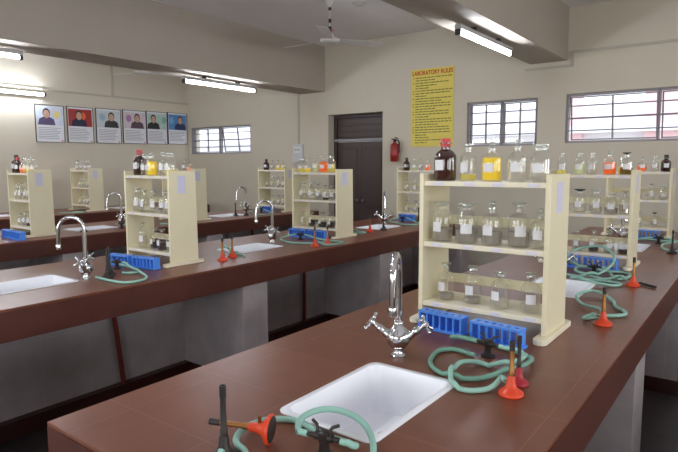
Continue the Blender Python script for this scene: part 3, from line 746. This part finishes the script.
def hose(pts, label, mat='hose', r=.0078):
    P = [Vector((p[0], p[1], BH+r+.001+(p[2] if len(p) > 2 else 0))) for p in pts]
    snapped = []
    for e in (0, -1):
        zr = P[e].z-BH-r
        C = list(zip(NOZ, NDIR)) if zr > .03 else (list(zip(INL, IDIR)) if zr > .0195 else [])
        C = [c for c in C if c[0] not in used_ends and (Vector(c[0])-P[e]).length < .16]
        if C:
            ref = P[e] if len(P) < 4 else (P[1] if e == 0 else P[-2])
            c = min(C, key=lambda c: (Vector(c[0])+Vector(c[1])*.03-ref).length); used_ends.add(c[0])
            v = Vector(c[0]); P[e] = v; v = v+Vector(c[1])*.002; P[e] = v; q = v+Vector(c[1])*.022; snapped.append((e, v, Vector(c[1])))
            if e == 0: P.insert(1, q)
            else: P.insert(len(P)-1, q)
    out = []
    for i in range(len(P)-1):
        a, b, c, d = P[max(i-1, 0)], P[i], P[i+1], P[min(i+2, len(P)-1)]
        for q in range(8):
            t = q/8
            p = .5*((2*b)+(c-a)*t+(2*a-5*b+4*c-d)*t*t+(3*b-a-3*c+d)*t**3)
            p.z = max(p.z, BH+r+.0008); out.append(p)
    out.append(P[-1].copy())
    n = len(out)
    for p in out[5:-5]:                                         # round taps, burners, feet
        for ox, oy, orad, oh in OBST:
            if p.z-r < BH+oh:
                dx, dy = p.x-ox, p.y-oy; dd = math.hypot(dx, dy)
                if dd < orad+r+.003 and dd > 1e-5:
                    k = (orad+r+.003)/dd; p.x, p.y = ox+dx*k, oy+dy*k
    for _ in range(2):
        for i in range(5, n-5):
            out[i].x = (out[i-1].x+2*out[i].x+out[i+1].x)/4; out[i].y = (out[i-1].y+2*out[i].y+out[i+1].y)/4
    for b_, rr_ in enumerate(RIGHTS):                           # over sink rims
        for a, c in SINKS[b_]:
            for p in out:
                if rr_-.65 < p.x < rr_-.32 and a-.02 < p.y < c+.02: p.z = max(p.z, BH+.010+r)
    D = 2*r+.002
    for _ in range(4):
        for i in range(2, n-2):                                 # over hoses laid before, and over itself
            p = out[i]
            for q in LAID+out[:max(0, i-14)]:
                h2 = (p.x-q.x)**2+(p.y-q.y)**2
                if h2 < D*D and abs(p.z-q.z) < D: p.z = q.z+D
        zs_ = [p.z for p in out]
        for i in range(2, n-2):
            for k in (-4, -3, -2, -1, 1, 2, 3, 4):
                if 0 <= i+k < n:
                    L = math.hypot(out[i].x-out[i+k].x, out[i].y-out[i+k].y)
                    out[i].z = max(out[i].z, zs_[i+k]-.5*L)
    for e, v, dv in snapped:                                    # straight off the nozzle
        for k in range(10):
            i = k if e == 0 else n-1-k
            dd = (out[i]-v).dot(dv)
            if dd < .0025*k: out[i] += dv*(.0025*k-dd)
            if k < 6: out[i] = v+dv*(out[i]-v).dot(dv)
    LAID.extend(out)
    return tag(MB().path(out, r, 10).build('rubber_hose', M[mat]), label, 'hose', 'green rubber gas hoses')
hose([(-.795, 1.812, .036), (-.833, 1.831, .03), (-.871, 1.848, .02), (-.878, 1.890, .01), (-.821, 1.918, .004), (-.732, 1.907), (-.655, 1.882), (-.595, 1.857), (-.566, 1.800, .012), (-.563, 1.704, .02), (-.591, 1.649, .02), (-.623, 1.602, .006),
      (-.661, 1.559), (-.726, 1.537), (-.794, 1.565), (-.842, 1.627), (-.866, 1.730), (-.831, 1.778), (-.785, 1.772), (-.745, 1.762)], 'dark green hose in a wide ring before the nearest rack', 'hosed')
hose([(-.562, 1.548, .021), (-.580, 1.535, .012), (-.600, 1.505), (-.636, 1.468), (-.682, 1.472), (-.721, 1.526, .004), (-.735, 1.618, .017), (-.713, 1.693, .004), (-.660, 1.694), (-.595, 1.655, .002), (-.572, 1.70, .002), (-.578, 1.775, .022), (-.610, 1.797, .036), (-.638, 1.793, .036)], 'pale green hose looped from the standing orange burner to the tap')
hose([(-.71, .952, .036), (-.68, .97, .02), (-.72, 1.0, .008), (-.80, 1.012), (-.897, 1.03), (-.939, 1.018), (-.964, .99, .002), (-.975, .955, .004), (-.965, .90, .01), (-.95, .865, .004), (-.91, .84), (-.875, .80), (-.85, .765)], 'green hose trailing behind the lying orange burner')
hose([(-.90, .778, .03), (-.888, .755, .012), (-.885, .73), (-.88, .70)], 'short green hose from the blackened foreground burner')
hose([(-.79, .938, .036), (-.817, .937, .032), (-.85, .976, .035), (-.85, 1.024, .04), (-.822, 1.06, .042), (-.768, 1.07, .04), (-.718, 1.061, .03), (-.676, 1.032, .012), (-.642, .976), (-.613, .91), (-.60, .85)], 'green hose in an upright loop over the foreground sink corner')
hose([(-.55, 2.43, .021), (-.565, 2.46), (-.52, 2.551), (-.447, 2.619), (-.446, 2.687), (-.501, 2.768), (-.532, 2.876), (-.60, 2.96, .012), (-.66, 2.98, .012), (-.688, 2.846, .012), (-.628, 2.701, .006), (-.531, 2.602, .018), (-.50, 2.50, .02)], 'green hose coiled round the second burner on front bench')
hose([(-.69, 3.57, .036), (-.66, 3.50, .01), (-.62, 3.447), (-.58, 3.58), (-.62, 3.68), (-.72, 3.67), (-.85, 3.64, .02), (-.86, 3.49, .02), (-.76, 3.42, .01), (-.676, 3.383, .004), (-.60, 3.45, .017), (-.55, 3.37, .02)], 'green hose looped before the middle rack of front bench')
hose([(-.845, 3.545, .036), (-.90, 3.55, .03), (-.935, 3.60, .09), (-.87, 3.66, .13), (-.76, 3.66, .15), (-.68, 3.60, .12), (-.66, 3.52, .06), (-.70, 3.44, .02), (-.80, 3.40), (-.90, 3.43)], 'green hose arching up before the front bench middle rack')
hose([(-.835, 3.30), (-.76, 3.335), (-.66, 3.35), (-.58, 3.32), (-.60, 3.25), (-.70, 3.22, .012), (-.80, 3.325, .016)], 'green hose lying by the second front bench sink')
hose([(-.735, 5.29, .036), (-.80, 5.28, .02), (-.86, 5.34, .01), (-.83, 5.43), (-.74, 5.46), (-.66, 5.42), (-.58, 5.45)], 'green hose coiled before the far rack of front bench')
hose([(-.585, 5.31, .036), (-.53, 5.30, .02), (-.48, 5.1), (-.47, 4.9), (-.54, 4.85), (-.60, 5.0, .017), (-.54, 5.2, .02), (-.45, 5.25)], 'green hose coiled by the blackened burner, far front bench')
hose([(-3.31, 1.95, .036), (-3.335, 2.03, .02), (-3.215, 2.05, .0), (-3.069, 2.015), (-3.006, 1.985), (-3.02, 1.93), (-3.06, 1.91)], 'green hose curling before the near rack of second bench')
hose([(-3.17, 2.005, .036), (-3.10, 1.99, .02), (-2.90, 1.953), (-2.79, 1.885), (-2.765, 1.81), (-2.80, 1.745), (-2.956, 1.735), (-3.06, 1.74)], 'long green hose bulging to the edge of second bench')
hose([(-3.04, 2.66, .02), (-3.10, 2.80), (-3.225, 2.923), (-3.40, 3.02), (-3.40, 3.12), (-3.35, 3.40)][:4]+[(-3.14, 2.86), (-3.06, 2.82), (-2.96, 2.81), (-2.90, 2.76)], 'green hose coiled behind the burner pair of second bench')
hose([(-3.14, 3.75, .036), (-3.02, 3.77, .01), (-2.88, 3.80), (-2.79, 3.79), (-2.765, 3.70), (-2.80, 3.58), (-2.84, 3.52, .02)], 'pale green hose curving before the middle rack of second bench')
hose([(-3.295, 3.72, .036), (-3.36, 3.66, .01), (-3.30, 3.58), (-3.15, 3.52), (-3.03, 3.54), (-2.90, 3.60, .004), (-2.87, 3.64, .02)], 'pale green hose running from faucet to burners, second bench')
hose([(-3.376, 4.72), (-3.36, 4.66), (-3.25, 4.58), (-3.1, 4.50), (-3.02, 4.47), (-3.05, 4.40), (-3.2, 4.44), (-3.3, 4.55, .018)], 'green hose beside the middle rack upright, second bench')
hose([(-3.365, 5.6, .036), (-3.43, 5.55), (-3.30, 5.45), (-3.10, 5.33), (-2.98, 5.40), (-2.99, 5.55), (-3.10, 5.61), (-3.215, 5.63, .036)], 'green hose ring before the far rack of second bench')
hose([(-5.42, 3.37, .036), (-5.5, 3.55), (-5.4, 3.65), (-5.25, 3.6), (-5.2, 3.4), (-5.27, 3.37, .036)], 'green hose loop halfway along the third bench')
hose([(-5.32, 3.80), (-5.25, 3.9), (-5.22, 4.05), (-5.3, 4.1), (-5.3, 3.95)], 'green hose piece before the hidden third bench rack')
hose([(-5.655, 5.64, .036), (-5.72, 5.55), (-5.55, 5.45), (-5.3, 5.3), (-5.2, 5.4), (-5.3, 5.55), (-5.5, 5.64, .036)], 'green hose ring at the far end of third bench')
hose([(-7.72, 3.9), (-7.6, 4.0), (-7.55, 4.15), (-7.62, 4.2), (-7.72, 4.1)], 'green hose loop before the wall bench rack')
hose([(-5.69, 2.13, .036), (-5.78, 2.05), (-5.65, 1.95), (-5.5, 1.98), (-5.45, 2.1), (-5.545, 2.17, .036)], 'green hose loop before the near rack of third bench')

# ------------------------------------------------------------------ lamps
def make_lamp():
    t = thing('tube_light', 'x', 'light')
    L = 1.22
    MB().box(-.028, .028, -L/2, L/2, .022, .062).build('batten', M['fixture'], t, bevel=.004)
    MB().rod((0, -L/2+.03, 0), (0, L/2-.03, 0), .0165, 16).build('lamp_tube', M['tube'], t)
    for s in (-1, 1):
        MB().box(-.022, .022, s*(L/2-.014)-.014, s*(L/2-.014)+.014, -.024, .0215).build('end_cap', M['black'], t)
        MB().box(-.02, .02, s*.28-.02, s*.28+.02, .0625, .095).build('mounting_bracket', M['fand'], t)
    return t
LAMPS = [(-2.09, 5.04, 2.74-.0955, 0, 'lit tube light under the beam above front bench'), (-5.66, 5.05, 2.66-.0955, 0, 'lit tube light under the beam beyond the second bench'),
         (-5.66, 1.98, 2.66-.0955, 0, 'lit tube light at the left picture edge under beam'), (-2.09, 1.2, 2.74-.0955, 0, 'lit tube light under the beam overhead'), (-5.66, -1.0, 2.66-.0955, 0, 'lit tube light under the beam behind the viewer'),
         (-8.585, 3.62, 2.60, 90, 'glaring lit tube light fixed on the poster wall')]
l0 = None
for x, y, z, tl, lb in LAMPS:
    if l0 is None: l0 = make_lamp(); o = l0; o.location = (x, y, z); tag(o, lb, group='tube lights')
    else: o = dup(l0, (x, y, z), 0, lb, 'tube lights')
    if tl: o.rotation_euler = (0, R_(-tl), 0)

# ------------------------------------------------------------------ fans
def make_fan():
    t = thing('ceiling_fan', 'x', 'fan')
    MB().lathe([(0, -.012), (.06, -.012), (.10, 0), (.108, .018), (.10, .03), (.06, .036), (.045, .07), (.02, .08), (0, .08)], 28).build('motor_housing', M['fanw'], t)
    MB().rod((0, 0, .08), (0, 0, .40), .011).build('down_rod', M['fanw'], t)
    MB().rod((0, 0, .10), (0, 0, .16), .019).rod((0, 0, .20), (0, 0, .24), .0165).rod((0, 0, .33), (0, 0, .36), .0165).build('rod_coupling', M['fand'], t)
    MB().lathe([(0, .36), (.02, .36), (.05, .41), (.055, .447), (0, .447)], 18).build('canopy', M['fanw'], t)
    MB().path([(.02, 0, .13), (.04, .01, .125), (.03, .02, .10)], .006, 8).build('wire', M['pinkcap'], t)
    for k in range(3):
        a = R_(60)+k*2*PI/3
        m = Matrix.Rotation(a, 4, 'Z') @ Matrix.Rotation(R_(-13), 4, 'X')
        MB().prism([(.09, -.03), (.2, -.055), (.58, -.068), (.62, -.05), (.62, .05), (.58, .068), (.2, .055), (.09, .03)], .016, .020, m).build('blade', M['fanw'], t, bevel=.001)
    return t
f1 = make_fan(); f1.location = (-3.855, 5.0, ZC-.448); tag(f1, 'ceiling fan hanging between the two beams', group='ceiling fans')
dup(f1, (-7.3, 5.0, ZC-.448), R_(10), 'ceiling fan in front of the portrait poster wall', 'ceiling fans')
tag(MB().lathe([(0, -.03), (.05, -.028), (.075, -.012), (.08, -TB), (0, -TB)], 22, Matrix.Translation((-3.68, 5.31, ZC))).build('ceiling_rose', M['fanw']), 'round white ceiling fitting beside the fan rod', 'ceiling fitting')

# ------------------------------------------------------------------ things on the walls
t = thing('fire_extinguisher', 'red fire extinguisher hanging on wall beside the door', 'fire extinguisher', (-4.135, YD-.075, 1.60))
MB().lathe([(0, 0), (.05, 0), (.058, .008), (.058, .20), (.05, .235), (.022, .258), (.018, .27), (0, .27)], 22).build('cylinder', M['red'], t)
MB().lathe([(.0585, .09), (.0592, .09), (.0592, .15), (.0585, .15)], 22).build('label_band', M['crimson'], t)
MB().cyl(.018, .2705, .30, 14).box(-.008, .008, -.07, .03, .300, .314).box(-.008, .008, -.055, .01, .325, .335, Matrix.Rotation(R_(-12), 4, 'X')).build('valve', M['blackp'], t)
MB().path([(.018, 0, .285), (.05, 0, .30), (.075, 0, .27), (.078, 0, .2), (.076, 0, .12)], .008, 8).build('discharge_hose', M['blackp'], t)
MB().box(-.03, .03, .0585, .0742, .1, .25).build('wall_bracket', M['blackp'], t)

t = thing('switch_box', 'pale grey switch box on wall left of the door', 'switch box', (-5.945, YD-TB, 1.74))
MB().box(-.10, .10, -.05, 0, -.14, .14).build('box', M['swbox'], t, bevel=.006)
MB().box(-.065, .065, -.0545, -.0505, .01, .10).build('face_plate', M['white'], t)
for x in (-.035, .005, .04): MB().box(x-.012, x+.012, -.0585, -.055, .035, .075).build('switch', M['fixture'], t)

# rules poster
t = thing('rules_sign', 'yellow laboratory rules poster on wall beside the extinguisher', 'poster', (-3.60, YD-TB, 2.315))
PW, PH = .315, .515
MB().box(-PW, PW, -.008, 0, -PH, PH).build('board', M['yellow'], t)
fc = bpy.data.curves.new('poster_title', 'FONT'); fc.body = 'LABORATORY RULES'; fc.align_x = 'CENTER'; fc.align_y = 'CENTER'; fc.size = .072; fc.extrude = .0006; fc.offset = .0018
fc.materials.append(M['posterred'])
ft = bpy.data.objects.new('title_source', fc); COL.objects.link(ft)
fm_ = bpy.data.meshes.new_from_object(ft.evaluated_get(bpy.context.evaluated_depsgraph_get())); fm_.name = 'poster_title'
bpy.data.objects.remove(ft)
fo = bpy.data.objects.new('poster_title', fm_); COL.objects.link(fo); fo.parent = t; fo.location = (0, -.0092, PH-.055); fo.rotation_euler = (PI/2, 0, 0); fo.scale = (.88, 1.05, 1)
rnd = random.Random(3)
nums = MB(); txt = MB(); z = PH-.115; k = 0
while z > -PH+.03:
    first = k in (0, 2, 5, 6, 8, 10, 11, 13, 14, 16, 17, 19, 20, 21)
    if first: nums.box(-PW+.03, -PW+.042, -.0092, -.0085, z-.008, z+.008)
    x = -PW+.065; end = PW-.03-(rnd.uniform(0, .08) if first else rnd.uniform(.1, .4))
    while x < end:
        w = rnd.uniform(.022, .07); txt.box(x, min(x+w, end+.02), -.0092, -.0085, z-.006, z+.006); x += w+.012
    z -= .0345; k += 1
nums.build('rule_numbers', M['ink'], t); txt.build('rule_text', M['ink'], t)

# portrait posters
PAL = [((206, 214, 236), (88, 74, 110), (225, 212, 140), 'pale blue'), ((160, 52, 48), (34, 36, 66), (214, 96, 46), 'red and navy'), ((196, 206, 212), (56, 54, 60), (160, 184, 200), 'grey-blue'),
       ((206, 196, 204), (92, 70, 84), (170, 120, 172), 'mauve'), ((178, 204, 196), (38, 44, 44), (130, 176, 168), 'pale green'), ((88, 140, 198), (44, 54, 96), (120, 176, 224), 'bright blue')]
PY = [(4.10, 4.535, 1.905, 2.465), (4.58, 5.01, 1.91, 2.47), (5.055, 5.50, 1.915, 2.48), (5.535, 5.985, 1.925, 2.49), (5.992, 6.42, 1.93, 2.50), (6.435, 6.86, 1.94, 2.51)]
skin = principled('print_skin', (196, 158, 136), .6); hairm = principled('print_hair', (52, 44, 42), .6); paper = principled('poster_paper', (226, 228, 234), .5)
def ell(cx, cz, a, b, n=18): return [(cx+a*math.cos(2*PI*k/n), cz+b*math.sin(2*PI*k/n)) for k in range(n)]
WHO = ['first poster from the left', 'second poster from the left', 'third poster from the left', 'third poster from the wall corner', 'second poster from the wall corner', 'poster nearest the wall corner']
for i, (y0, y1, z0, z1) in enumerate(PY):
    bg, coat, acc, nm = PAL[i]
    t = thing('portrait_poster', 'framed science portrait with %s picture, %s' % (nm, WHO[i]), 'poster', (XW+TB, (y0+y1)/2, (z0+z1)/2), 0, 'framed science portrait posters')
    w, h = (y1-y0)/2, (z1-z0)/2; f = .008
    mt = Matrix(((0, 0, 1, 0), (1, 0, 0, 0), (0, 1, 0, 0), (0, 0, 0, 1)))     # (a,b,c) -> x=c, y=a, z=b
    def slab(poly, c0, c1): return MB().prism(poly, c0, c1, mt)
    rect = lambda a, b, c, d_: [(a, c), (b, c), (b, d_), (a, d_)]
    fm = slab(rect(-w, w, h-f, h), 0, .02)
    for q in (rect(-w, w, -h, -h+f), rect(-w, -w+f, -h+f, h-f), rect(w-f, w, -h+f, h-f)): fm.prism(q, 0, .02, mt)
    fm.build('poster_frame', M['pframe'], t)
    sh = slab(rect(-w+f, w-f, -h+f, h-f), .002, .012).build('poster_sheet', paper, t)
    pz0 = -h*.08; s = -1 if i in (0,) else 1
    slab(rect(-w+.022, w-.022, pz0, h-.035), .0122, .0128).build('picture_panel', principled('print_background', bg, .55, noise=.25, nscale=14), sh)
    dx = {0: -.05, 1: -.02, 2: .05, 3: .05, 4: -.07, 5: .06}[i]
    am = principled('print_accent', acc, .55)
    slab(ell(-dx*2.2, h*.5, .05, .06), .0129, .0132).build('picture_shape', am, sh)
    cm = principled('print_coat', coat, .55)
    slab([(dx-.13, pz0+.002), (dx+.13, pz0+.002), (dx+.11, h*.24), (dx+.04, h*.36), (dx-.04, h*.36), (dx-.11, h*.24)], .0133, .0136).build('portrait_body', cm, sh)
    slab(ell(dx, h*.56, .056, .072), .0137, .0139).build('portrait_hair', hairm, sh)
    slab(ell(dx, h*.50, .046, .062), .014, .0142).build('portrait_face', skin, sh)
    tx = MB(); z = pz0-.04
    while z > -h+.05:
        x = -w+.04; tx.prism(rect(x, w-.05-rnd.uniform(0, .08), z-.004, z+.004), .0122, .0126, mt); z -= .026
    tx.build('caption_text', M['grey_ink'], sh)
    slab(rect(w-.055, w-.03, -h+.02, -h+.038), .0122, .0127).build('red_mark', M['posterred'], sh)

# ------------------------------------------------------------------ outside
struct('outside_ground', MB().box(-30, 20, YD+.25, 30, -.3, -.12), M['ext_ground'], label='pale ground outside the windows', cat='ground')
t = thing('neighbouring_building', 'white and pink building seen through the far windows', 'building', (0, 13.5, -.11))
MB().box(-30, 8, 0, 4, 0, 3.0).build('wall', M['ext_white'], t)
for x in (-3.9, -2.05, -.6): MB().box(x, x+.62, -.14, -.002, 0, 3.6).build('pilaster', M['ext_pink'], t)
MB().box(-30, 8, -.3, -.002, 2.35, 2.5).build('ledge', M['ext_white'], t)

# ------------------------------------------------------------------ light
w = bpy.data.worlds.new('sky'); SC.world = w; w.use_nodes = True
nt = w.node_tree
bg = nt.nodes['Background']; bg.inputs[0].default_value = (.86, .93, 1, 1); bg.inputs[1].default_value = 2.8
def area(name, loc, rot, sx, sy, power, col=(.9, .95, 1)):
    l = bpy.data.lights.new(name, 'AREA'); l.shape = 'RECTANGLE'; l.size = sx; l.size_y = sy; l.energy = power; l.color = col
    o = bpy.data.objects.new(name, l); COL.objects.link(o); o.location = loc; o.rotation_euler = rot
for y0, y1, z0, z1 in RW: area('daylight', (XR+.35, (y0+y1)/2, 1.75), (0, PI/2+R_(14), 0), 1.2, y1-y0, 45, (1, .97, .93))
for x0, x1, z0, z1 in FW: area('daylight', ((x0+x1)/2, YN-.35, 1.75), (PI/2+R_(14), 0, 0), x1-x0, 1.2, 45, (1, .97, .93))

# ------------------------------------------------------------------ camera
yaw, pitch, roll, f = 6.42038964e-01, 1.06965644e-01, 2.40392944e-03, 565.2
fwd = Vector((-math.sin(yaw)*math.cos(pitch), math.cos(yaw)*math.cos(pitch), -math.sin(pitch)))
rt = Vector((math.cos(yaw), math.sin(yaw), 0)); dn = fwd.cross(rt)
r2 = rt*math.cos(roll)+dn*math.sin(roll); d2 = -rt*math.sin(roll)+dn*math.cos(roll)
cam = bpy.data.cameras.new('camera'); co = bpy.data.objects.new('camera', cam); COL.objects.link(co)
m3 = Matrix((r2, -d2, -fwd)).transposed()
co.matrix_world = Matrix.Translation((0, 0, 1.55)) @ m3.to_4x4()
cam.sensor_width = 36; cam.sensor_fit = 'HORIZONTAL'; cam.lens = 36*f/678
cam.clip_start = .02; cam.clip_end = 200
SC.camera = co

SC.view_settings.view_transform = 'Standard'; SC.view_settings.look = 'None'; SC.view_settings.gamma = 1
SC.view_settings.use_curve_mapping = False; SC.view_settings.exposure = .12
cy = SC.cycles
cy.max_bounces = 10; cy.diffuse_bounces = 5; cy.glossy_bounces = 4; cy.transmission_bounces = 8; cy.transparent_max_bounces = 40
cy.use_denoising = True; cy.caustics_reflective = False; cy.caustics_refractive = False; cy.sample_clamp_indirect = 6
